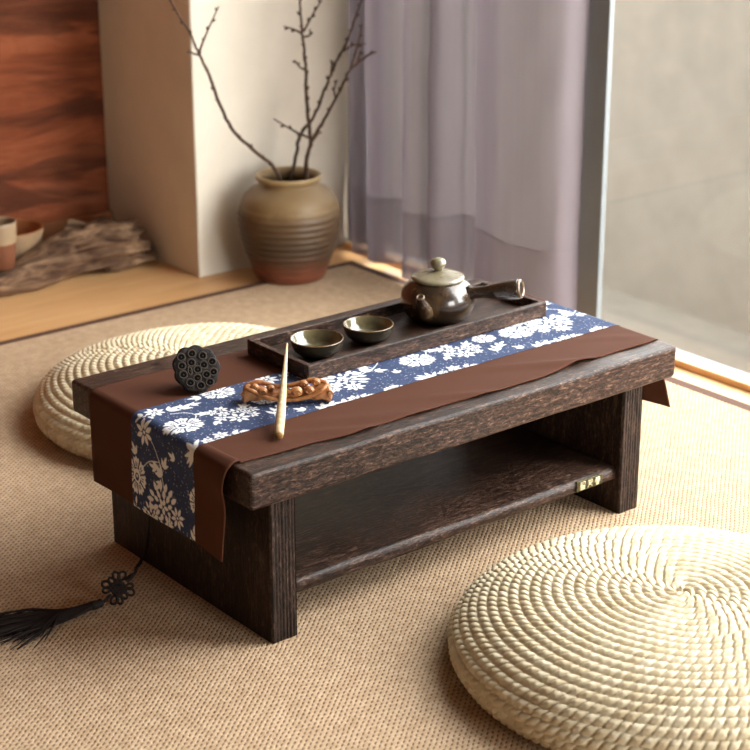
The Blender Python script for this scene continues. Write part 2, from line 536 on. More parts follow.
# --- the printed band: pattern drawn with plain shapes into a per-vertex mask (white cloth print on blue)
PER = .364; RES = .00055; Y0, Y1 = .104, .2475
TU, TV = int(round(PER/RES)), int(round((Y1-Y0)/RES))
canvas = np.zeros((TU, TV), dtype=float)
def stamp(cx, cy, ext, fn, val=1.0):
    iu0 = int((cx-ext)/RES); iu1 = int((cx+ext)/RES)+1
    iv0 = max(0, int((cy-Y0-ext)/RES)); iv1 = min(TV, int((cy-Y0+ext)/RES)+1)
    if iv1 <= iv0: return
    iu = np.arange(iu0, iu1); iv = np.arange(iv0, iv1)
    A, B = np.meshgrid(iu*RES-cx, iv*RES+Y0-cy, indexing='ij')
    m = fn(A, B)
    sub = canvas[np.ix_(iu % TU, iv)]
    sub = np.where(m, val, sub)
    canvas[np.ix_(iu % TU, iv)] = sub
def petal(cx, cy, ang, L, w, val=1.0, p=.75):
    c, s = math.cos(ang), math.sin(ang)
    def fn(A, B):
        a = (A*c+B*s)/L; b = (-A*s+B*c)
        return (a > 0) & (a < 1) & (np.abs(b) < w*np.sin(PI*np.clip(a, 0, 1)**p)**.8)
    stamp(cx, cy, L*1.1, fn, val)
def crescent(cx, cy, ang, L, w, bend, val=1.0):
    c, s = math.cos(ang), math.sin(ang)
    def fn(A, B):
        a = (A*c+B*s)/L; b = (-A*s+B*c)-bend*(np.clip(a, 0, 1)**2)*L
        return (a > 0) & (a < 1) & (np.abs(b) < w*np.sin(PI*np.clip(a, 0, 1)**.9)**.7)
    stamp(cx, cy, L*1.5, fn, val)
def dot(cx, cy, r, val=1.0): stamp(cx, cy, r*1.3, lambda A, B: A*A+B*B < r*r, val)
def stroke(pts, w, val=1.0):
    for p in spline([(a, b, 0) for a, b in pts], 26): dot(p[0], p[1], w, val)
def daisy(cx, cy, r, n=9, ph=0.0, w=.17):
    stamp(cx, cy, r*1.1, lambda A, B: A*A+B*B < (r*1.02)**2, 0)
    for k in range(n):
        a = ph+2*PI*k/n
        petal(cx+.22*r*math.cos(a), cy+.22*r*math.sin(a), a, r*.8*random.uniform(.85, 1.05), r*w, 1, .9)
    dot(cx, cy, r*.13)
def peony(cx, cy, r, ph=0.0, asp=.85):
    n = 7
    def scal(A, B):
        B = B/asp; rr = np.hypot(A, B); th = np.arctan2(B, A)-ph
        edge = r*(.80+.16*np.abs(np.cos(th*n/2))**.6+.05*np.cos(th*n*3))
        return rr < edge
    stamp(cx, cy, r*1.1, scal)
    for k in range(n):       # blue cuts between and along the petals
        a = ph+2*PI*(k+.5)/n
        c, s = math.cos(a), math.sin(a)
        stroke([(cx+.42*r*c, cy+.42*r*s*asp), (cx+.95*r*c, cy+.95*r*s*asp)], r*.050, 0)
        a2 = a+PI/n
        for q in (-.12, .12):
            stroke([(cx+.5*r*math.cos(a2+q), cy+.5*r*math.sin(a2+q)*asp), (cx+.7*r*math.cos(a2+q*.8), cy+.7*r*math.sin(a2+q*.8)*asp)], r*.030, 0)
    stamp(cx, cy, r*.5, lambda A, B: (np.abs(np.hypot(A, B/asp)-.40*r) < .035*r) & (np.sin(np.arctan2(B, A)*5+ph) > -.35), 0)
    stamp(cx, cy, r*.3, lambda A, B: np.hypot(A+.05*r, B/asp) < .20*r, 0)
    dot(cx, cy, r*.08)
def mum(cx, cy, r, ph=0.0):
    for ring, (n, a0, L, w) in enumerate(((14, .60, .40, .098), (10, .31, .34, .088), (5, .05, .27, .085))):
        for k in range(n):
            a = ph+ring*.3+2*PI*k/n+random.uniform(-.10, .10)
            q = random.uniform(.85, 1.15)
            petal(cx+a0*r*math.cos(a), cy+a0*r*math.sin(a), a+random.uniform(-.25, .25), L*r*q, w*r, 1, .85)
def sprig(pts, n=4, L=.011, w=.0022, stem=.0007):
    P = spline([(a, b, 0) for a, b in pts], 16)
    for p in P: dot(p[0], p[1], stem)
    for k in range(n):
        i = int((k+.6)/n*(len(P)-2)); t = P[min(i+2, len(P)-1)]-P[max(i-1, 0)]; a = math.atan2(t[1], t[0])
        for sgn in (-1, 1):
            petal(P[i][0], P[i][1], a+sgn*.75, L*random.uniform(.8, 1.1), w)
    t = P[-1]-P[-3]; petal(P[-1][0], P[-1][1], math.atan2(t[1], t[0]), L, w)
def leaf3(cx, cy, ang, L=.018):
    for q, l in ((0, 1), (.7, .7), (-.7, .7)): petal(cx, cy, ang+q, L*l, L*.17*l**.5, 1, .7)
def plume(cx, cy, ang, r):
    for k, q in enumerate(np.linspace(-1.15, 1.15, 6)):
        crescent(cx, cy, ang+q, r*(1.0-.12*abs(q)), r*.115, .45*(1 if q > 0 else -1)*abs(q)*.6)
    crescent(cx, cy, ang, r*1.05, r*.10, .05)
def cluster(cx, cy, r, n=4, seed=0):
    rs = random.Random(seed)
    for k in range(n):
        a = 2*PI*k/n+rs.uniform(-.4, .4)
        daisy(cx+r*.6*math.cos(a), cy+r*.6*math.sin(a), r*rs.uniform(.42, .55), rs.choice((6, 7)), rs.uniform(0, 1), .20)
    daisy(cx, cy, r*.40, 6, .3, .20)
# speckle first
for _ in range(950):
    cx, cy = random.uniform(0, PER), random.uniform(Y0, Y1); a = random.uniform(0, PI); l = random.uniform(.0004, .0012)
    c, s = math.cos(a), math.sin(a)
    stamp(cx, cy, .002, lambda A, B: (np.abs(A*c+B*s) < l) & (np.abs(-A*s+B*c) < .00038), random.uniform(.35, .85))
# one repeat of the print (x along the runner, y across)
peony(.022, .171, 0.0267, .3)
stroke([(.041, .176), (.052, .190), (.046, .204), (.030, .212)], .0007)
leaf3(.050, .218, .4, 0.0213); leaf3(.034, .222, .3, 0.0225); leaf3(.066, .222, -.1, 0.0150)
daisy(.002, .226, 0.0152, 9, .2); daisy(.018, .229, 0.0140, 8, .1)
daisy(PER-.0135, .216, 0.0183, 8, .5)
cluster(.080, .172, 0.0238, 5, 1); cluster(.106, .160, 0.0187, 4, 2); leaf3(.064, .186, 2.6, 0.0150); daisy(.088, .150, 0.0159, 7, .6); leaf3(.112, .176, .8, 0.0175)
petal(.060, .158, -2.2, .014, .003); petal(.060, .158, -1.5, .012, .003)
peony(.116, .236, 0.0236, .9); leaf3(.090, .236, 2.9, 0.0187)
plume(PER-.003, .104, 2.35, .027)
sprig([(.006, .105), (.030, .114), (.062, .111)], 5, .0135, .0032); daisy(.040, .118, 0.0104, 6, .2, .24); daisy(.018, .112, 0.0098, 6, .5, .24)
sprig([(.126, .128), (.135, .142), (.150, .150)], 3, .013, .0026); peony(.148, .180, 0.0186, .2)
sprig([(.178, .108), (.190, .118), (.206, .115)], 3, .012, .0026); leaf3(.166, .120, 2.2, 0.0175)
peony(.201, .172, 0.0279, 1.3)
cluster(.236, .166, 0.0200, 4, 3); leaf3(.224, .190, 1.9, 0.0187)
sprig([(.214, .107), (.232, .113), (.254, .110)], 4, .0135, .0032); daisy(.236, .113, 0.0104, 6, .2, .24)
mum(.267, .176, 0.0339, .2); mum(.243, .200, 0.0230, .6)
daisy(.262, .146, 0.0146, 8, .3)
petal(.238, .226, .6, .010, .0026); petal(.232, .214, 2.4, .009, .0024)
peony(.297, .101, 0.0198, .4, .95)
stroke([(.282, .170), (.306, .178), (.322, .183), (.340, .196), (.350, .210)], .0007)
leaf3(.306, .178, .9, 0.0213); leaf3(.318, .174, -.4, 0.0175); leaf3(.296, .180, 2.4, 0.0163); leaf3(.312, .190, 1.5, 0.0163)
peony(.288, .234, 0.0254, .1); stroke([(.322, .183), (.316, .205), (.302, .222)], .0007); leaf3(.316, .236, .6, 0.0175)
leaf3(.336, .150, 1.2, 0.0150); daisy(.190, .236, 0.0171, 8); sprig([(.205, .225), (.225, .240), (.250, .238)], 3)
sprig([(.140, .215), (.160, .222), (.178, .212)], 3)

pu, pv = 1250, 172
def fp(U, Vv):
    s = .0004+U/(pu-1)*(LTOT-.0008); t = Vv/(pv-1)
    x = s-S_HANG
    y = (Y0+.0035+.003*np.sin(np.clip(x/.7, 0, 1)*PI)+.0006*np.sin(x*40))*(1-t)+(Y1-.001)*t
    return on_cloth(s, y, .0017)
g = grid(pu, pv, fp)
sgrid = .0004+np.arange(pu)/(pu-1)*(LTOT-.0008)-S_HANG
yy = g[0][:, 1].reshape(pu, pv)
iu = (np.round(sgrid/RES).astype(int)) % TU
iv = np.clip(np.round((yy-Y0)/RES).astype(int), 0, TV-1)
# light smoothing so edges read like ink on cotton
cs = canvas.copy()
cs = .5*cs+.125*(np.roll(canvas, 1, 0)+np.roll(canvas, -1, 0)+np.roll(canvas, 1, 1)+np.roll(canvas, -1, 1))
pat = cs[iu[:, None], iv]
pm = M('blue_floral_print', .8, .15)
at = pm.add('ShaderNodeAttribute'); at.attribute_name = 'print'
f2 = pm.noise(pm.coord(), 900, 2); f1 = pm.noise(pm.coord(), 60, 3)
blue = pm.ramp(pm.math('ADD', pm.math('MULTIPLY', f1, .4), pm.math('MULTIPLY', f2, .6)), [(.3, lin(44, 54, 82)), (.7, lin(66, 78, 110))])
pm.color(pm.mix(at.outputs['Fac'], blue, lin(232, 230, 228)))
pm.bump(f2, .25, .0006)
tag(mk('floral_band', g, pm.m, runner, attr=('print', pat.ravel())), 'blue cotton band printed with white flowers')

# ---------------------------------------------------------------- tea tray
TZ = H+.0030
tray = thing('tea_tray', 'long dark wooden tea tray with raised rim on the table runner', 'tray', (.435, .262, TZ))
X0, X1, YA, YB = .226, .6435, .1945, .3295; RZ = TZ+.0215
mk('tray_base', box(X0+.006, X1-.006, YA+.006, YB-.006, TZ, TZ+.0065, .001), wood_tray, tray, False)
mk('long_rail', box(X0, X1, YA, YA+.0085, TZ+.0002, RZ, .0012), wood_tray, tray, False)
mk('long_rail', box(X0, X1, YB-.0085, YB, TZ+.0002, RZ, .0012), wood_tray, tray, False)
mk('end_rail', box(X0, X0+.0085, YA+.0085, YB-.0085, TZ+.0002, RZ-.0004, .0010), wood_tray_end, tray, False)
mk('end_rail', box(X1-.0085, X1, YA+.0085, YB-.0085, TZ+.0002, RZ-.0004, .0010), wood_tray_end, tray, False)
FZ = TZ+.0066

# ---------------------------------------------------------------- ceramics
def glaze(name, stops, scale=30, rough=.16, spec=.6, bump=.1, coat=.4):
    m = M(name, rough, spec)
    f = m.noise(m.coord((1, 1, .7)), scale, 5, .6, .5)
    m.color(m.ramp(f, stops))
    m.b.inputs['Coat Weight'].default_value = coat; m.b.inputs['Coat Roughness'].default_value = .08
    if bump: m.bump(m.noise(m.coord(), scale*2.5, 3), bump, .0012)
    return m.m
brown_glaze = glaze('brown_glaze', [(.30, lin(30, 21, 15)), (.5, lin(50, 36, 24)), (.72, lin(88, 66, 42))], 38, .26)
handle_glaze = glaze('dark_handle_glaze', [(.30, lin(36, 26, 18)), (.6, lin(58, 43, 30)), (.75, lin(88, 68, 46))], 50, .25)
lid_glaze = glaze('sage_glaze', [(.30, lin(80, 64, 42)), (.45, lin(108, 97, 74)), (.7, lin(126, 117, 92))], 60, .25)
cup_out = glaze('dark_olive_glaze', [(.30, lin(26, 23, 18)), (.6, lin(44, 39, 30)), (.8, lin(66, 59, 44))], 45, .25)
cup_in = glaze('olive_glaze', [(.30, lin(70, 62, 42)), (.6, lin(98, 89, 64)), (.8, lin(120, 111, 84))], 45, .10, .7, .05, .7)
rim_glaze = glaze('rust_rim_glaze', [(.35, lin(84, 62, 40)), (.7, lin(126, 98, 66))], 80, .22)
dark_hole = plain('hole_shade', lin(28, 20, 14), .8, .2)  # flat dark discs: shade inside the handle and spout openings, painted on

# teapot ------------------------------------------------------
PC = (.505, .268, FZ)
pot = thing('teapot', 'round brown glazed teapot with straight side handle and sage lid', 'teapot', PC)
bp = [(.0320, 0), (.0350, .0010), (.0410, .0060), (.0474, .0145), (.0512, .0250), (.0518, .0320), (.0502, .0405), (.0455, .0492), (.0400, .0548), (.0356, .0578), (.0335, .0588), (.0330, .0560), (.0400, .0480), (.0440, .0330), (.040, .0150), (.02, .006), (.001, .005)]
V, F = lathe(bp, 72, PC, True, True)
a = np.arctan2(V[:, 1]-PC[1], V[:, 0]-PC[0]); zz = V[:, 2]-PC[2]
k = 1+.006*np.sin(zz*520)*(zz < .055)
V[:, 0] = PC[0]+(V[:, 0]-PC[0])*k; V[:, 1] = PC[1]+(V[:, 1]-PC[1])*k
mk('pot_body', (V, F), brown_glaze, pot)
lp = [(.0320, .0570), (.0345, .0580), (.0362, .0592), (.0368, .0608), (.0360, .0624), (.0325, .0638), (.0240, .0668), (.0130, .0696), (.0080, .0708), (.001, .0710)]
lid = mk('pot_lid', lathe(lp, 64, PC, True, True), lid_glaze, pot); tag(lid, 'sage green glazed lid')
mk('lid_knob', lathe([(.0050, .0700), (.0060, .0722), (.0090, .0748), (.0112, .0790), (.0112, .0822), (.0088, .0862), (.0045, .0880), (.001, .0884)], 32, PC), lid_glaze, lid)
ah = math.radians(-60)
hd = np.array((math.cos(ah), math.sin(ah), .20))
hp0 = np.array(PC)+np.array((0, 0, .0335))
hs = [hp0+hd*q for q in np.linspace(.046, .118, 26)]
hr = lambda t: float(np.interp(t, [0, .10, .30, .55, .80, .95, 1.0], [.0115, .0084, .0084, .0116, .0138, .0140, .0128]))
hd_o = mk('side_handle', tube(hs, hr, 28), handle_glaze, pot); tag(hd_o, 'straight flared hollow side handle')
u1 = np.cross(hd, (0, 0, 1)); u1 /= np.linalg.norm(u1); u2 = np.cross(u1, hd); u2 /= np.linalg.norm(u2)
hn = hd/np.linalg.norm(hd)
def ringpts(c, r, n=28): return [np.array(c)+r*(math.cos(2*PI*i/n)*u1+math.sin(2*PI*i/n)*u2) for i in range(n)]
mk('handle_lip', tube(ringpts(hs[-1], .0106), .0028, 10, True), rim_glaze, hd_o)
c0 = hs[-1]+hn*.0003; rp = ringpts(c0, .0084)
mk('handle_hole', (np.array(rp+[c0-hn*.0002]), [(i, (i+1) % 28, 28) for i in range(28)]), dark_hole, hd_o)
as_ = math.radians(-152)
sd = np.array((math.cos(as_), math.sin(as_), 0))
sp = [np.array(PC)+sd*.036+np.array((0, 0, .0200)), np.array(PC)+sd*.050+np.array((0, 0, .0290)), np.array(PC)+sd*.0600+np.array((0, 0, .0400)), np.array(PC)+sd*.0655+np.array((0, 0, .0510))]
spn = spline(sp, 8)
sp_o = mk('spout', tube(spn, [.0150, .0135, .0095, .0066, .0056], 24), brown_glaze, pot)
t = spn[-1]-spn[-2]; t /= np.linalg.norm(t)
u1 = np.cross(t, (0, 1, 0)); u1 /= np.linalg.norm(u1); u2 = np.cross(u1, t)
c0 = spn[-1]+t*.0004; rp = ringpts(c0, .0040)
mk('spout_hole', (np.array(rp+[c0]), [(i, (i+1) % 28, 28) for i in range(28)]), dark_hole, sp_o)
mk('spout_lip', tube(ringpts(spn[-1], .0047), .0012, 8, True), rim_glaze, sp_o)

# tea bowls ------------------------------------------------------
def tea_bowl(c, r, label):
    o = thing('tea_cup', label, 'cup', c, 'small glazed tea cups on the tray')
    out = [(.0165, 0), (.0180, .0008), (.0184, .0030), (.0245, .0046), (.0298, .0088), (.0328, .0145), (.0343, .0205), (.0346, .0240)]
    inn = [(.0346, .0240), (.0338, .0243), (.0330, .0232), (.0312, .0158), (.0270, .0098), (.0190, .0070), (.0090, .0064), (.0005, .0062)]
    k = r/.0346
    mk('cup_outside', lathe([(a*k, b) for a, b in out], 64, c, True, False), cup_out, o)
    mk('cup_inside', lathe([(a*k, b) for a, b in inn], 64, c, False, True), cup_in, o)
    mk('rim', tube([(c[0]+.0341*k*math.cos(q), c[1]+.0341*k*math.sin(q), c[2]+.0240) for q in np.linspace(0, 2*PI, 64, endpoint=False)], .0008, 8, True), rim_glaze, o)
    return o
tea_bowl((0.2835, .2525, FZ), .0348, 'dark olive glazed tea cup at the left end of the tray')
tea_bowl((0.3720, .2555, FZ), .0338, 'olive glazed tea cup beside the teapot on the tray')

# ---------------------------------------------------------------- lotus pod
pod_mat = M('dried_lotus', .72, .15)
f = pod_mat.noise(pod_mat.coord(), 160, 4)
pod_mat.color(pod_mat.ramp(f, [(.35, lin(16, 12, 11)), (.7, lin(40, 33, 29))])); pod_mat.bump(f, .9, .002)
pod_rim = plain('dried_lotus_rim', lin(52, 44, 38), .75, .12, .2, 200, .3)
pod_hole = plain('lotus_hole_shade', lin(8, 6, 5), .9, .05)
seed_mat = plain('lotus_seed', lin(16, 11, 9), .6, .2, .2, 200)
PR = .0295
nrm = Vector((-.627, -.779, 0)).normalized()
nrm = (Matrix.Rotation(math.radians(22), 3, 'Z') @ nrm)
nrm = (nrm*math.cos(math.radians(30))+Vector((0, 0, 1))*math.sin(math.radians(30))).normalized()
eu = Vector((0, 0, 1)).cross(nrm).normalized(); ev = nrm.cross(eu)
PCN = Vector((.1005, .2600, H+.0021+.0292))
pod = thing('lotus_pod', 'dried black lotus seed pod standing on its edge on the runner', 'seed pod', (PCN.x, PCN.y, H+.002))
def pw(a, b, c): return PCN+eu*a+ev*b+nrm*c
seeds = [(-.66, .62), (-.12, .72), (.38, .56), (-.22, .30), (.36, .12), (.78, .22), (-.70, .20), (.02, -.06), (-.70, -.22), (-.36, -.08), (.40, -.36), (.76, -.28), (-.06, -.46), (-.44, -.64), (.04, -.84), (.50, -.74)]
seeds = [(a*.90, b*.90) for a, b in seeds]
V = []; F = []
n = 72
prof = [(.10, -.036), (.18, -.0345), (.36, -.0300), (.66, -.0200), (.90, -.0100), (1.0, -.0030), (1.02, .0004), (.95, .0022), (.80, .0018), (.5, .0022), (.2, .0026), (.01, .0026)]
for r_, z in prof:
    for j in range(n):
        a = 2*PI*j/n
        sc = 1+(.085*abs(math.cos(a*4.5))+.025*math.sin(a*3+1)-.055)*min(1, r_)**2
        V.append(tuple(pw(PR*r_*sc*math.cos(a), PR*r_*sc*math.sin(a), z+.0008*math.sin(a*9)*(r_ > .3)*(z < 0))))
for i in range(len(prof)-1):
    for j in range(n):
        k = (j+1) % n; F.append((i*n+j, i*n+k, (i+1)*n+k, (i+1)*n+j))
F.append(tuple(range(n-1, -1, -1)))
mk('pod_body', (np.array(V), F), pod_mat.m, pod)
rims = []
for i, (a, b) in enumerate(seeds):
    a *= PR; b *= PR
    rx, ry = (.0049, .0046) if i != 9 else (.0024, .0050)
    rims.append(tube([tuple(pw(a+rx*math.cos(q), b+ry*math.sin(q), .0026)) for q in np.linspace(0, 2*PI, 18, endpoint=False)], .00125, 6, True))
mk('seed_rims', join(*rims), pod_rim, pod)
for i, (a, b) in enumerate(seeds):
    a *= PR; b *= PR
    rx, ry = (.0049, .0046) if i != 9 else (.0024, .0050)
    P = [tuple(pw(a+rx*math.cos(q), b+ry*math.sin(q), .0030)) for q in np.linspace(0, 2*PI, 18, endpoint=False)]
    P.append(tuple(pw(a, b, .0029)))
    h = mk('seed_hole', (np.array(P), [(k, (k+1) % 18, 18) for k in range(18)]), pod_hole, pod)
    mk('seed', ball(tuple(pw(a+.0003, b-.0002, .0018)), .0017, (1, 1, 1), 10, 6), seed_mat, h)

# ---------------------------------------------------------------- carved rest and stick
carve = M('carved_wood', .38, .5)
f = carve.noise(carve.coord(), 70, 4, .6, .6)
carve.color(carve.ramp(f, [(.30, lin(116, 68, 38)), (.55, lin(170, 112, 66)), (.75, lin(198, 144, 94))])); carve.bump(f, .25, .001)
carve = carve.m
RC = np.array((.1655, .1575, H+.0031)); ra = math.radians(-36.5)
rx_ = np.array((math.cos(ra), math.sin(ra), 0)); ry_ = np.array((-math.sin(ra), math.cos(ra), 0))
def rw(a, b, c): return RC+rx_*a+ry_*b+np.array((0, 0, c))
rest = thing('brush_rest', 'carved orange brown wooden rest with curled ends on the runner', 'brush rest', tuple(RC))
# body: arched bar lofted along its length, with splayed feet at the ends
sect = []
L2 = .054
for i, t in enumerate(np.linspace(-1, 1, 41)):
    at_ = abs(t)
    bot = .0030*(1-at_**6) if at_ < .97 else 0
    top = .0190+.0045*at_**2-.0050*(1-at_)
    if at_ > .93: top -= .004*(at_-.93)/.07
    wid = .0100+.0018*at_**4
    ring = []
    for j in range(16):
        a = 2*PI*j/16
        cy = wid*np.sign(math.cos(a))*abs(math.cos(a))**.7
        cz = (bot+top)/2+(top-bot)/2*np.sign(math.sin(a))*abs(math.sin(a))**.7
        w = .0010*math.sin(t*23+a*2)
        ring.append(rw(t*L2, cy+w, max(0, cz+w*.6)))
    sect.append(ring)
V = np.array([p for s_ in sect for p in s_]); F = []
for i in range(40):
    for j in range(16):
        k = (j+1) % 16; F.append((i*16+j, (i+1)*16+j, (i+1)*16+k, i*16+k))
F += [tuple(range(16)), tuple(40*16+j for j in range(15, -1, -1))]
mk('rest_body', (V, F), carve, rest)
rib = []
rib.append(tube(spline([rw(-.050, -.0085, .0205), rw(-.042, -.0120, .0180), rw(-.028, -.0130, .0110), rw(-.008, -.0128, .0062), rw(.012, -.0128, .0066), rw(.030, -.0125, .0120), rw(.043, -.0110, .0190), rw(.050, -.0060, .0225)], 8), [.0018, .0030, .0026, .0022, .0026, .0030, .0030, .0016], 10))
rib.append(tube(spline([rw(-.050, .004, .0215), rw(-.034, .008, .0225), rw(-.012, .0085, .0165), rw(.008, .008, .0180), rw(.032, .006, .0245), rw(.049, .002, .0235)], 8), [.0015, .0032, .0028, .0032, .0036, .0018], 10))
mk('carved_ribbon', join(*rib), carve, rest)
for (a, b, c, r) in ((-.030, -.0105, .0170, .0060), (-.004, -.0112, .0120, .0042), (.012, -.0110, .0165, .0068), (.027, -.0095, .0172, .0062), (.020, .0020, .0215, .0056), (.036, .0010, .0240, .0050), (-.020, -.0060, .0195, .0048), (-.040, -.0040, .0205, .0050)):
    bo = ball(rw(a, b, c), r, (1.15, .9, .9), 14, 10, Matrix.Rotation(ra, 3, 'Z'))
    # a spiral groove line cut proud of each boss
    sp_ = tube([rw(a+r*.75*(1-q)*math.cos(q*9), b-r*.80, c+r*.60*(1-q)*math.sin(q*9)) for q in np.linspace(0, .85, 16)], r*.13, 6)
    mk('carved_scroll', join(bo, sp_), carve, rest)
for sg in (-1, 1):
    mk('rest_foot', join(ball(rw(sg*.0505, 0, .0064), .0075, (.75, 1.45, .8), 16, 10, Matrix.Rotation(ra, 3, 'Z')),
                         tube([rw(sg*.0525+.0035*(1-q)*math.cos(q*8)*sg, -.0100, .0120+.005*(1-q)*math.sin(q*8)) for q in np.linspace(0, .8, 14)], .0015, 6)), carve, rest)

stick_mat = M('pale_bamboo', .5, .4)
f = stick_mat.noise(stick_mat.coord((30, 30, 30)), 4, 4, .6)
stick_mat.color(stick_mat.ramp(f, [(.3, lin(176, 146, 106)), (.6, lin(204, 178, 138)), (.8, lin(214, 192, 156))])); stick_mat.bump(f, .15, .001)
stick_end = plain('stick_end', lin(150, 108, 62), .6, .3, .15, 300)
E0 = np.array((.0835, .0615, H+.0085)); sdv = np.array((.627, .779, .166)); sdv /= np.linalg.norm(sdv)
stk = thing('wooden_stick', 'pale tapered wooden stick leaning across the carved rest', 'stick', (E0[0], E0[1], H+.002))
mk('shaft', tube([E0+sdv*q+np.array((0, 0, .0012*math.sin(q*40))) for q in np.linspace(0, .222, 40)], lambda t: float(np.interp(t, [0, .03, .2, .45, .7, 1], [.0052, .0056, .0058, .0046, .0030, .0012])), 12), stick_mat.m, stk)
mk('cut_end', tube([E0-sdv*.0006, E0+sdv*.001], .0045, 14), stick_end, stk)

# ---------------------------------------------------------------- tassel hanging from the runner
cord_mat = plain('dark_brown_cord', lin(29, 17, 14), .75, .3, .2, 500, .4)
tas = thing('tassel', 'dark brown knotted cord tassel hanging off the runner onto the rug', 'tassel', (-.03, .252, .0))
e1 = np.array((.779, -.627, 0)); e2 = np.array((.627*.45, .779*.45, .87)); e2 /= np.linalg.norm(e2); e3 = np.cross(e1, e2)
ku = (e1*.95+e2*.85)/1.2748; kv = np.cross(e3, ku)
KC = np.array((-.046, .229, .0190))
K1 = KC+ku*.0135
mk('cord', join(tube(spline([(.0020, .222, .1165), (.0150, .246, .098), (.0300, .275, .060), (.0325, .290, .024), (.0270, .296, .006), (.010, .278, .010), tuple(K1+ku*.014), tuple(K1)], 8), 0.0021, 8),
                tube(spline([K1+ku*.013, K1+ku*.006, K1], 6), [.0022, .0038, .0034], 10)), cord_mat, tas)
kn = []
for i in range(5):
    for d1, d2 in ((ku, kv), (kv, ku)):
        q = (i-2)*.0036
        kn.append(tube([KC+d1*w+d2*q+e3*(.0013*math.sin(w*750+i*PI)) for w in np.linspace(-.0088, .0088, 14)], .0020, 8))
mk('knot', join(*kn), cord_mat, tas)
loops = []
for d1, d2 in ((ku, kv), (-ku, kv), (kv, ku), (-kv, ku)):
    for q in (-.0066, .0, .0066):
        if abs(d1@ku) > .9 and q == 0: continue        # the cord itself leaves here
        loops.append((d1, d2, q, random.uniform(.85, 1.25)))
for d1, d2, q, big in loops:
    dd = d1+d2*(q*45); dd /= np.linalg.norm(dd); nn_ = np.cross(e3, dd)
    c_ = KC+d1*.0080+d2*q
    lp_ = [c_+dd*(.0048*big*(1-math.cos(w)))+nn_*(.0036*big*math.sin(w))+e3*(.0008*math.sin(w)) for w in np.linspace(0, 2*PI, 20, endpoint=False)]
    lp_ = [np.array((p[0], p[1], max(p[2], .0016))) for p in lp_]
    mk('knot_loop', tube(lp_, .0016, 8, True), cord_mat, tas)
c0_ = KC-ku*.012; c1 = np.array((-.0690, .2275, .0075)); c2 = np.array((-.0850, .2290, .0068))
td = c2-c1; td /= np.linalg.norm(td)
mk('tassel_cap', join(tube([c0_, (c0_+c1)/2+np.array((0, 0, -.001)), c1], .0020, 8), tube([c1, c1+td*.003, c1+td*.007, c1+td*.011, c2], [.0036, .0058, .0050, .0060, .0054], 14)), cord_mat, tas)
fr_ = []
fa = math.atan2(td[1], td[0])
for i in range(150):
    q = random.gauss(0, .42); q = max(-1, min(1, q))
    a1 = math.radians(random.uniform(150, 162)) + q*.10
    Lf = random.uniform(.095, .175)*(1 if q < .5 else .9)
    s0 = c2+np.array((-td[1], td[0], 0))*q*.0045+np.array((0, 0, random.uniform(-.0025, .0035)))
    # leave the cap, then sweep round to the left
    dmid = np.array((-.965, .26, 0)); 
    side = np.array((-.55, -.83, 0))
    k2 = (i % 10 == 0)
    e = s0+dmid*Lf*(.95 if not k2 else .55)+side*(.008+q*.032+(.040 if k2 else 0))
    m1 = s0+td*.018+dmid*.020+side*q*.012
    m2 = (m1+e)/2+side*q*.004+np.array((0, 0, .0015+random.uniform(0, .004)))
    e = e+np.array((0, 0, 0)); e[2] = .0012+random.uniform(0, .0016); m1[2] = .0030+random.uniform(0, .006)*(1-abs(q)); m2[2] = max(.0015, m2[2]*.6)
    fr_.append(tube(spline([s0, m1, m2, e], 5), [.0012, .0013, .0012, .0006], 5))
tag(mk('fringe', join(*fr_), cord_mat, tas), kind='stuff')

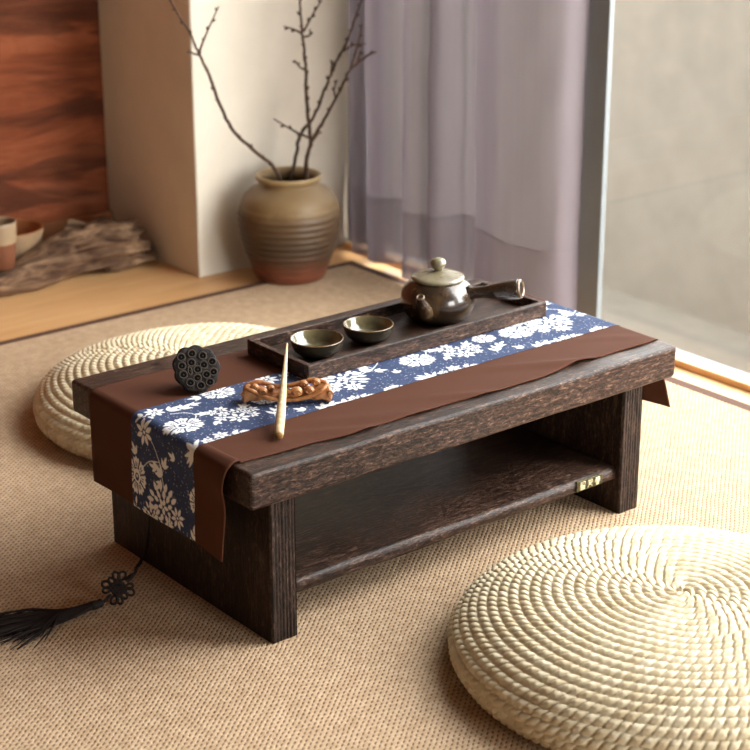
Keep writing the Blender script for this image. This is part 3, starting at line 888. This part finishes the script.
# ---------------------------------------------------------------- straw cushions
def cushion_geo(R=.265, hd=.093):
    # profile: centre of top -> rim -> side -> underside
    pr = []
    zs = .028
    for q in np.r_[np.linspace(0, .8, 50), np.sin(np.linspace(math.asin(.8), PI/2, 60))[1:]]:
        pr.append((R*q, zs+(hd-zs)*(1-min(q, 1)**3.4)**.55))
    for a in np.linspace(0, -PI/2, 20)[1:]: pr.append((R-.028+.028*math.cos(a), zs+zs*math.sin(a)))
    pr.append((R-.10, .0))
    pr = np.array(pr); s = np.r_[0, np.cumsum(np.linalg.norm(np.diff(pr, axis=0), axis=1))]
    pitch = .0128
    ns, nt = 330, 1500
    sv = np.linspace(.0008, s[-1], ns); tv = np.arange(nt)/nt*2*PI
    Sg, T = np.meshgrid(sv, tv, indexing='ij')
    rr = np.interp(Sg, s, pr[:, 0]); zz = np.interp(Sg, s, pr[:, 1])
    dr = np.gradient(pr[:, 0], s); dz = np.gradient(pr[:, 1], s)
    nr = -np.interp(Sg, s, dz); nz = np.interp(Sg, s, dr)
    # spiral rings; each ring carries slanted braid lobes
    w = (vnoise(T*4/(2*PI)*3, Sg*20, 4)-.5)*.10
    rho = Sg/pitch+T/(2*PI)+w
    ring = np.floor(rho); t0 = rho-ring
    cnt = np.maximum(3, np.round(2*PI*np.minimum(ring*pitch, R)/.0128))
    ph = T*cnt/(2*PI)+ring*.37
    ph = ph+(vnoise(ph*.9, ring, 6)-.5)*.25
    sc = .12*np.sin(2*PI*ph)
    tt = np.clip(t0+sc*(t0*(1-t0)*4), 0, 1)
    ridge = np.clip(1-(2*tt-1)**2, 0, 1)**.30
    ph2 = ph+.80*(tt-.5)
    lobe = np.abs(np.sin(PI*ph2))**.5
    fibre = .5+.5*np.sin(2*PI*(ph2*1.0)+tt*26)
    h = ridge*(.15+.85*lobe)
    disp = .0056*(h-.55)+.00035*fibre*ridge
    disp = disp*np.clip(zz/.012, .25, 1)+(vnoise(T*2, Sg*14, 2)-.5)*.003*np.clip(zz/.02, 0, 1)
    rr = rr+nr*disp; zz = np.maximum(.0006, zz+nz*disp)
    tone = vnoise(np.floor(ph2)*1.7+ring*9.1, ring*3.3, 1)
    x = rr*np.cos(T); y = rr*np.sin(T)
    V = np.stack([x, y, zz], -1).reshape(-1, 3)
    i = np.arange(ns-1)[:, None]*nt; j = np.arange(nt)[None, :]; k = (j+1) % nt
    F = np.stack([(i+j), (i+nt+j), (i+nt+k), (i+k)], -1).reshape(-1, 4)
    return V, F, tone.ravel()
V, F, tone = cushion_geo()
sm = M('corn_husk_braid', .62, .3)
at = sm.add('ShaderNodeAttribute'); at.attribute_name = 'tone'
nn = sm.noise(sm.coord(), 240, 4)
nn2 = sm.noise(sm.coord(), 14, 3)
ff = sm.math('ADD', sm.math('MULTIPLY', at.outputs['Fac'], .5), sm.math('ADD', sm.math('MULTIPLY', nn, .3), sm.math('MULTIPLY', nn2, .2)))
sm.color(sm.ramp(ff, [(.15, lin(178, 154, 118)), (.40, lin(202, 184, 152)), (.70, lin(216, 202, 174)), (.9, lin(224, 214, 192))]))
sm.bump(nn, .25, .001)
V1 = V+np.array((.380, -.309, 0))
cu = mk('straw_cushion', (V1, F), sm.m, attr=('tone', tone), loc=(.380, -.309, 0))
tag(cu, 'round braided straw cushion in front of the table at lower right', 'cushion', 'round braided straw cushions')
cu2 = cu.copy(); cu2.name = 'straw_cushion'
cu2.location = (.397, .698, 0); cu2.rotation_euler.z = 2.1
COL.objects.link(cu2)
cu2['label'] = 'round braided straw cushion behind the table, partly hidden by it'

# ---------------------------------------------------------------- clay jar and branches
JC = np.array((.930, 1.200, .0007))
jm = M('jar_glaze', .45, .4)
c = jm.add('ShaderNodeTexCoord'); sx = jm.add('ShaderNodeSeparateXYZ'); jm.ln(c.outputs['Object'], sx.inputs[0])
nz_ = jm.noise(jm.coord(), 16, 4, .6, .4)
zz_ = jm.math('ADD', sx.outputs['Z'], jm.math('MULTIPLY', jm.math('SUBTRACT', nz_, .5), .055))
zf = jm.math('MULTIPLY', zz_, 1/.21)
jm.color(jm.ramp(zf, [(.10, lin(106, 58, 40)), (.22, lin(76, 50, 34)), (.34, lin(66, 49, 34)), (.60, lin(84, 63, 42)), (.70, lin(122, 98, 66)), (.95, lin(132, 108, 76))]))
jm.bump(jm.noise(jm.coord((1, 1, 3)), 30, 3), .25, .003)
jar = thing('clay_jar', 'wide ribbed brown clay jar holding bare branches beside the pillar', 'jar', tuple(JC))
pr = [(.064, 0), (.0665, .002)]
for z in np.linspace(.008, .150, 60):
    t = z/.150
    r_ = float(np.interp(t, [0, .15, .35, .55, .72, .86, 1.0], [.0675, .0755, .0865, .0945, .0985, .0985, .0930]))
    r_ += .0010*math.sin(z*2*PI/.0125)*(1 if z > .05 else .5)
    pr.append((r_, z))
pr += [(.086, .163), (.074, .174), (.062, .1815), (.0555, .1855), (.0550, .1880), (.0585, .1910), (.0628, .1945), (.0632, .1985), (.0605, .2010), (.0560, .2008), (.0525, .1970), (.0500, .1900), (.0560, .180), (.075, .165), (.085, .140), (.085, .09), (.06, .02), (.001, .012)]
V, F = lathe(pr, 72, JC, True, True)
mk('jar_body', (V, F), jm.m, jar)
lip = plain('jar_lip_glaze', lin(150, 126, 88), .4, .4, .1, 60)
mk('jar_lip', tube([(JC[0]+.0600*math.cos(q), JC[1]+.0600*math.sin(q), JC[2]+.1990) for q in np.linspace(0, 2*PI, 64, endpoint=False)], .0042, 10, True), lip, jar)

bark = M('dark_bark', .75, .25)
f = bark.noise(bark.coord(), 180, 4)
bark.color(bark.ramp(f, [(.35, lin(48, 34, 27)), (.7, lin(92, 68, 52))])); bark.bump(f, .5, .001)
bark = bark.m
bud_mat = plain('bud_scale', lin(70, 48, 38), .7, .25, .2, 200)
def branch(label, main, twigs, y0, y1, foot, r0=.0030, ext=1.3):
    """main / twigs: (x, z) points; y runs from y0 at the jar to y1 at the tip"""
    zb, zt = main[0][1], main[-1][1]
    def P3(p):
        y = y0+(y1-y0)*max(0, min(1.2, (p[1]-zb)/(zt-zb)))
        k = (y+1.5297)/(1.2+1.5297)          # a branch nearer by a little is also a little lower and further left
        return np.array((-1.0505+(p[0]+1.0505)*k, y, 1.0402+(p[1]-1.0402)*k))
    o = thing('bare_branch', label, 'branch', foot, 'bare branches in the clay jar')
    pts = [np.array(foot)]+[P3(p) for p in main]
    last = pts[-1]+(pts[-1]-pts[-2])*ext
    S_ = spline(pts+[last], 7)
    S_ = [p+np.array((random.uniform(-.0012, .0012), random.uniform(-.0012, .0012), 0)) for p in S_]
    r0 *= 1.2
    mk('stem', tube(S_, [r0, r0*.95, r0*.8, r0*.6, r0*.4], 8), bark, o)
    allp = [S_]
    for tw in twigs:
        T_ = spline([P3(p) for p in tw], 6)
        mk('twig', tube(T_, [r0*.62, r0*.5, r0*.3], 7), bark, o)
        allp.append(T_)
    buds = []
    for ci, S_ in enumerate(allp):
        L_ = 0; nxt = .015
        for i in range(2, len(S_)-1):
            L_ += np.linalg.norm(S_[i]-S_[i-1])
            if L_ > nxt and S_[i][2] > .225:
                L_ = 0; nxt = random.uniform(.012, .040) if ci == 0 else random.uniform(.008, .020)
                t_ = S_[i+1]-S_[i-1]; t_ /= np.linalg.norm(t_)
                sd_ = np.cross(t_, (0, 1, 0)); sd_ /= np.linalg.norm(sd_)
                sg = random.choice((-1, 1))
                c_ = S_[i]+sd_*sg*.0030+t_*.002+np.array((0, random.uniform(-.002, .002), 0))
                buds.append((c_, sd_*sg*.6+t_))
    for c_, d_ in buds:
        q = Vector(d_).to_track_quat('Z', 'Y').to_matrix()
        mk('bud', ball(c_, random.uniform(.0016, .0028), (1, 1, 1.9), 8, 6, q), bud_mat, o)
    return o
fz = .06
branch('bare branch leaning far left against the cream pillar', [(0.905, .207), (0.86, .253), (0.807, .304), (0.774, .366), (0.758, .413), (0.736, .455), (0.715, .5), (0.679, .557)],
       [[(0.736, .457), (0.753, .489), (0.782, .536)], [(.737, .453), (.722, .458), (.716, .465)]], 1.195, 1.20, (.955, 1.205, fz), .0031)
branch('tallest upright bare branch rising straight from the jar', [(0.972, .205), (0.983, .262), (0.976, .34), (0.974, .409), (0.968, .47), (0.964, .53)],
       [[(0.969, .466), (0.95, .476), (0.926, .485)], [(0.971, .47), (0.991, .497), (1.015, .525)], [(0.974, .398), (0.962, .404), (0.95, .419)], [(0.981, .266), (0.945, .285), (0.899, .314)], [(.969, .46), (.985, .462), (.986, .474)]], 1.183, 1.175, (.950, 1.180, fz), .0034)
branch('bare branch slanting right, crossing behind the upright one', [(0.945, .222), (0.959, .273), (0.993, .307), (1.023, .361), (1.047, .404), (1.072, .436), (1.096, .487), (1.111, .516)],
       [[(1.062, .422), (1.09, .432), (1.121, .431)], [(1.035, .385), (1.037, .40), (1.034, .41)]], 1.230, 1.10, (.920, 1.225, fz), .0028)
branch('rightmost bare branch bending low towards the curtain', [(0.974, .208), (0.987, .257), (1.017, .296), (1.061, .356), (1.081, .385), (1.131, .41), (1.142, .412)],
       [[(1.081, .385), (1.101, .433), (1.111, .47)], [(0.987, .257), (1.003, .272), (1.007, .29)], [(1.045, .335), (1.042, .352), (1.05, .37)], [(1.10, .397), (1.104, .41), (1.115, .415)]], 1.163, 1.08, (.945, 1.156, fz), .0030, .25)

# ---------------------------------------------------------------- driftwood and pottery at the far left
dm = M('weathered_driftwood', .85, .2)
v = dm.coord((.5, 2.2, 2.2))
a_ = dm.noise(v, 22, 6, .65, .8); b_ = dm.noise(dm.coord(), 7, 3, .5)
cc = dm.ramp(a_, [(.34, lin(40, 27, 20)), (.46, lin(104, 78, 58)), (.58, lin(146, 116, 90)), (.74, lin(172, 142, 114))])
cc = dm.mix(dm.math('MULTIPLY', dm.ramp(b_, [(.5, (0, 0, 0)), (.62, (1, 1, 1))]), .55), cc, lin(66, 42, 30))
dm.color(cc); dm.bump(a_, 1.0, .006)
def driftwood():
    nx, na = 150, 64
    V = []
    for i in range(nx):
        t = i/(nx-1); x = .10+.668*t
        # long low log that swells into a knotted root end on the right
        right = np.clip((x-.46)/.16, 0, 1); right = right*right*(3-2*right)
        endr = np.clip((.7685-x)/.05, 0, 1)**.42
        hh = (.050+.040*right)*endr*(1-.18*np.clip((x-.70)/.09, 0, 1)); dd = (.032+.038*right)*(.55+.45*endr)
        yc = 1.462+.043*right
        for j in range(na):
            a = 2*PI*j/na
            ca, sa = math.cos(a), math.sin(a)
            y = yc+dd*np.sign(ca)*abs(ca)**.75
            z = hh*.5+hh*.5*np.sign(sa)*abs(sa)**.75
            V.append((x, y, z))
    V = np.array(V)
    x, y, z = V.T
    right = np.clip((x-.50)/.14, 0, 1)
    n1 = vnoise(x*22, z*60+y*20, 3)-.5; n2 = vnoise(x*60, z*120+y*50, 4)-.5; n3 = vnoise(x*9, y*30+z*22, 5)-.5
    led = np.sin(z*2*PI/.023+x*14+n3*3)          # stacked layers at the root end
    outy = -np.sign(1.505-y)
    V[:, 1] += np.where(y < 1.5, -1, 1)*(n1*.016+n2*.006+right*led*.0085)*np.clip(z/.01, 0, 1)
    V[:, 0] += right*(led*.007+n1*.012)*np.clip((x-.62)/.1, 0, 1)
    V[:, 2] += (n1*.012+n3*.016)*np.clip(z/.03, 0, 1)*right+n2*.004*np.clip(z/.02, 0, 1)
    V[:, 2] = np.maximum(V[:, 2], .0)-.004
    V[:, 0] = np.minimum(V[:, 0], .789)
    V[:, 1] = np.minimum(V[:, 1], 1.492+np.clip((V[:, 0]-.60)/.05, 0, 1)*.06)
    F = []
    for i in range(nx-1):
        for j in range(na):
            k = (j+1) % na; F.append((i*na+j, (i+1)*na+j, (i+1)*na+k, i*na+k))
    F += [tuple(range(na)), tuple((nx-1)*na+j for j in range(na-1, -1, -1))]
    return V, F
def lump(c, sz, seed, yaw):
    V, F = ball((0, 0, 0), 1.0, (1, 1, 1), 28, 18)
    n1 = vnoise(V[:, 0]*2.2+seed, V[:, 2]*3+V[:, 1]*2, seed)-.5; n2 = vnoise(V[:, 0]*5, V[:, 2]*7+V[:, 1]*5+seed, seed+1)-.5
    V = V*(1+.55*n1+.25*n2)[:, None]*np.array(sz)
    cy_, sy_ = math.cos(yaw), math.sin(yaw)
    V = np.stack([V[:, 0]*cy_-V[:, 1]*sy_, V[:, 0]*sy_+V[:, 1]*cy_, V[:, 2]], 1)+np.array(c)
    V[:, 2] = np.maximum(V[:, 2], -.004); V[:, 0] = np.minimum(V[:, 0], .789)
    return V, F
drift = join(driftwood(), *[lump(*q) for q in (
    ((.715, 1.455, .012), (.062, .024, .014), 1, .1), ((.728, 1.462, .036), (.050, .022, .012), 2, -.1), ((.712, 1.470, .057), (.058, .022, .012), 3, .15),
    ((.690, 1.478, .077), (.070, .024, .013), 4, -.05), ((.615, 1.470, .066), (.060, .026, .014), 5, .2), ((.640, 1.452, .040), (.050, .018, .012), 6, -.2),
    ((.560, 1.455, .030), (.075, .022, .020), 7, .05), ((.45, 1.440, .020), (.110, .014, .022), 8, .0))])
tag(mk('driftwood', drift, dm.m), 'weathered grey brown driftwood log on the wooden floor by the earth wall', 'driftwood')
stone = plain('unglazed_clay', lin(146, 118, 90), .8, .25, .12, 40, .3)
stone_in = plain('bowl_inside_glaze', lin(150, 92, 54), .6, .3, .12, 30)
BC = (.520, 1.563, -.004)
BK = .94
bw = thing('clay_bowl', 'wide pale clay bowl behind the driftwood log', 'bowl', BC)
mk('bowl_outside', lathe([(a*BK, b) for a, b in ((.034, 0), (.036, .002), (.048, .025), (.063, .060), (.0695, .088), (.0700, .094))], 56, BC, True, False), stone, bw)
mk('bowl_inside', lathe([(a*BK, b) for a, b in ((.0700, .094), (.0680, .0955), (.0655, .092), (.058, .060), (.040, .022), (.001, .012))], 56, BC, False, True), stone_in, bw)
CC = (.445, 1.462, .0480)
cp = thing('clay_cup', 'pale rimmed brown clay cup standing on the left of the driftwood', 'cup', CC)
mk('cup_wall', lathe([(.024, 0), (.026, .002), (.030, .030), (.032, .050)], 40, CC, True, False), plain('brown_clay', lin(104, 62, 40), .7, .3, .12, 40), cp)
mk('cup_band', lathe([(.0322, .050), (.0330, .056), (.0345, .084), (.0348, .090), (.0330, .0905), (.0315, .086), (.029, .05), (.02, .01), (.001, .006)], 40, CC, False, True), plain('pale_band_glaze', lin(140, 118, 92), .5, .4, .06, 40), cp)

# ---------------------------------------------------------------- curtains
def sheer(name, c, trans, thin):
    m = M(name, .9, .1)
    f = m.noise(m.coord((1, 60, 1)), 2, 3)
    col = m.ramp(f, [(.3, tuple(x*.94 for x in c)), (.7, c)])
    d = m.add('ShaderNodeBsdfDiffuse'); t_ = m.add('ShaderNodeBsdfTranslucent'); mx_ = m.add('ShaderNodeMixShader')
    m.ln(col, d.inputs['Color']); m.ln(col, t_.inputs['Color'])
    mx_.inputs[0].default_value = trans
    m.ln(d.outputs[0], mx_.inputs[1]); m.ln(t_.outputs[0], mx_.inputs[2])
    see = m.add('ShaderNodeBsdfTransparent'); mx2 = m.add('ShaderNodeMixShader'); mx2.inputs[0].default_value = thin
    m.ln(mx_.outputs[0], mx2.inputs[1]); m.ln(see.outputs[0], mx2.inputs[2]); m.ln(mx2.outputs[0], m.out.inputs['Surface'])
    return m.m
lav = sheer('lavender_sheer', lin(122, 112, 118), .20, .15)
lav_hem = sheer('lavender_double_hem', lin(120, 110, 116), .15, .07)
def curtain(name, label, prof, ztop=2.28, zh=.138, flare=0.0):
    """prof: (y, x) points along the heading, from the window's near side to the far side"""
    Y = [p[0] for p in prof]; X = [p[1] for p in prof]
    P = spline([(p[1], p[0], 0) for p in prof], 12)
    P = np.array(P)[:, :2]
    n = len(P)
    o = thing(name, label, 'curtain', (float(P[:, 0].mean()), float(P[:, 1].mean()), -.003), 'sheer lavender curtains')
    def sheet(z0, z1, nz, off):
        d = np.gradient(P, axis=0); d /= np.linalg.norm(d, axis=1)[:, None]
        N = np.stack([d[:, 1], -d[:, 0]], 1)
        zs = np.linspace(z0, z1, nz)
        def fn(U, Vv):
            z = zs[Vv]; k = P[U]
            amp = 1+.10*np.sin(z*3)+flare*np.clip(.4-z, 0, .4)
            cx = P[:, 0].mean()
            x = cx+(k[..., 0]-cx)*amp+.0015*np.sin(z*25+k[..., 1]*60)
            y = k[..., 1]+.004*np.sin(z*4+k[..., 1]*20)*np.clip((ztop-z)/1.5, 0, 1)
            return x+N[U][..., 0]*off, y+N[U][..., 1]*off, z+.0*x
        return grid(n, nz, fn)
    mk('sheer_cloth', sheet(zh, ztop, 60, 0), lav, o)
    h = mk('hem', sheet(.0095, zh+.002, 10, -.0006), lav_hem, o)
    tag(h, 'doubled darker hem band')
    return o
curtain('curtain', 'broad smooth lavender sheer curtain hanging nearest the bare window',
        [(.640, 1.156), (.638, 1.132), (.648, 1.108), (.685, 1.090), (.74, 1.084), (.80, 1.092), (.84, 1.104), (.872, 1.114), (.884, 1.132), (.874, 1.150)])
curtain('curtain', 'narrow pleated lavender sheer curtain hanging between pillar and smooth curtain',
        [(.872, 1.161), (.892, 1.158), (.918, 1.148), (.940, 1.150), (.946, 1.128), (.948, 1.098), (.958, 1.084), (.972, 1.092), (.979, 1.118), (.985, 1.116), (.990, 1.088), (1.010, 1.072), (1.035, 1.080), (1.058, 1.104), (1.085, 1.128), (1.112, 1.124), (1.140, 1.098), (1.160, 1.094), (1.176, 1.104), (1.172, 1.140), (1.188, 1.158), (1.206, 1.150), (1.202, 1.120), (1.222, 1.112), (1.245, 1.118), (1.27, 1.138), (1.298, 1.154)])

# ---------------------------------------------------------------- daylight
SKY, GLOW = 11.0, 19.0      # hazy sky, plus a glow added towards the front opening to brighten the pillar
W = bpy.data.worlds.new('overcast_sky'); S.world = W; W.use_nodes = True
nt = W.node_tree; bg = nt.nodes['Background']
tc = nt.nodes.new('ShaderNodeTexCoord'); sx = nt.nodes.new('ShaderNodeSeparateXYZ'); rp_ = nt.nodes.new('ShaderNodeValToRGB')
nt.links.new(tc.outputs['Generated'], sx.inputs[0]); nt.links.new(sx.outputs['Z'], rp_.inputs['Fac'])
e = rp_.color_ramp.elements
e[0].position = 0.0; e[0].color = (1.0, .985, .955, 1); e[1].position = .8; e[1].color = (.95, .975, 1.0, 1)
vd = nt.nodes.new('ShaderNodeVectorMath'); vd.operation = 'DOT_PRODUCT'; vd.inputs[1].default_value = Vector((.40, -.90, .12)).normalized()
nt.links.new(tc.outputs['Generated'], vd.inputs[0])
m1 = nt.nodes.new('ShaderNodeMath'); m1.operation = 'MAXIMUM'; m1.inputs[1].default_value = 0; nt.links.new(vd.outputs['Value'], m1.inputs[0])
m2 = nt.nodes.new('ShaderNodeMath'); m2.operation = 'POWER'; m2.inputs[1].default_value = 3; nt.links.new(m1.outputs[0], m2.inputs[0])
m3 = nt.nodes.new('ShaderNodeMath'); m3.operation = 'MULTIPLY_ADD'; m3.inputs[1].default_value = GLOW; m3.inputs[2].default_value = SKY; nt.links.new(m2.outputs[0], m3.inputs[0])
nt.links.new(m3.outputs[0], bg.inputs['Strength'])
nt.links.new(rp_.outputs['Color'], bg.inputs['Color'])
# portal: tells the renderer the daylight comes in through the glazed side
pl = bpy.data.lights.new('daylight_portal', 'AREA'); pl.shape = 'RECTANGLE'; pl.size = 2.32; pl.size_y = 2.66; pl.cycles.is_portal = True
po = bpy.data.objects.new('daylight_portal', pl); COL.objects.link(po)
po.location = (1.262, 0, 1.15); po.rotation_euler = (0, PI/2, 0)
pl.size = 2.32; pl.size_y = 2.66
pl2 = bpy.data.lights.new('daylight_portal', 'AREA'); pl2.shape = 'RECTANGLE'; pl2.size = 1.2; pl2.size_y = 1.24; pl2.cycles.is_portal = True  # portal for the added front opening
po2 = bpy.data.objects.new('daylight_portal', pl2); COL.objects.link(po2)
po2.location = (.6, -3.31, .68); po2.rotation_euler = (PI/2, 0, 0)
sun = bpy.data.lights.new('hazy_sun', 'SUN'); sun.energy = 1.2; sun.angle = math.radians(24); sun.color = (1, .95, .88)
so = bpy.data.objects.new('hazy_sun', sun); COL.objects.link(so)
so.rotation_euler = Vector((-.74, .32, -.59)).to_track_quat('-Z', 'Y').to_euler()

# ---------------------------------------------------------------- camera
cam = bpy.data.cameras.new('camera'); co = bpy.data.objects.new('camera', cam); COL.objects.link(co)
cam.sensor_width = 36; cam.sensor_fit = 'HORIZONTAL'; cam.lens = 1803.38/750*36
yaw, pitch, roll = math.radians(51.2277), math.radians(20.3155), math.radians(-.068)
d = Vector((math.cos(yaw)*math.cos(pitch), math.sin(yaw)*math.cos(pitch), -math.sin(pitch)))
r0_ = Vector((math.sin(yaw), -math.cos(yaw), 0)); u0_ = r0_.cross(d)
r_ = r0_*math.cos(roll)+u0_*math.sin(roll); u_ = -r0_*math.sin(roll)+u0_*math.cos(roll)
mw = Matrix((r_, u_, -d)).transposed().to_4x4(); mw.translation = Vector((-1.05051, -1.52965, 1.04022))
co.matrix_world = mw
cam.clip_start = .05; cam.clip_end = 60
cam.dof.use_dof = True; cam.dof.focus_distance = 2.24; cam.dof.aperture_fstop = 7.1
S.camera = co

S.view_settings.view_transform = 'Standard'; S.view_settings.look = 'None'
S.view_settings.exposure = -0.20; S.view_settings.gamma = 1.0
try: S.view_settings.use_curve_mapping = False
except Exception: pass
S.cycles.use_denoising = True
S.cycles.max_bounces = 10; S.cycles.diffuse_bounces = 6; S.cycles.transparent_max_bounces = 12
S.cycles.sample_clamp_indirect = 8
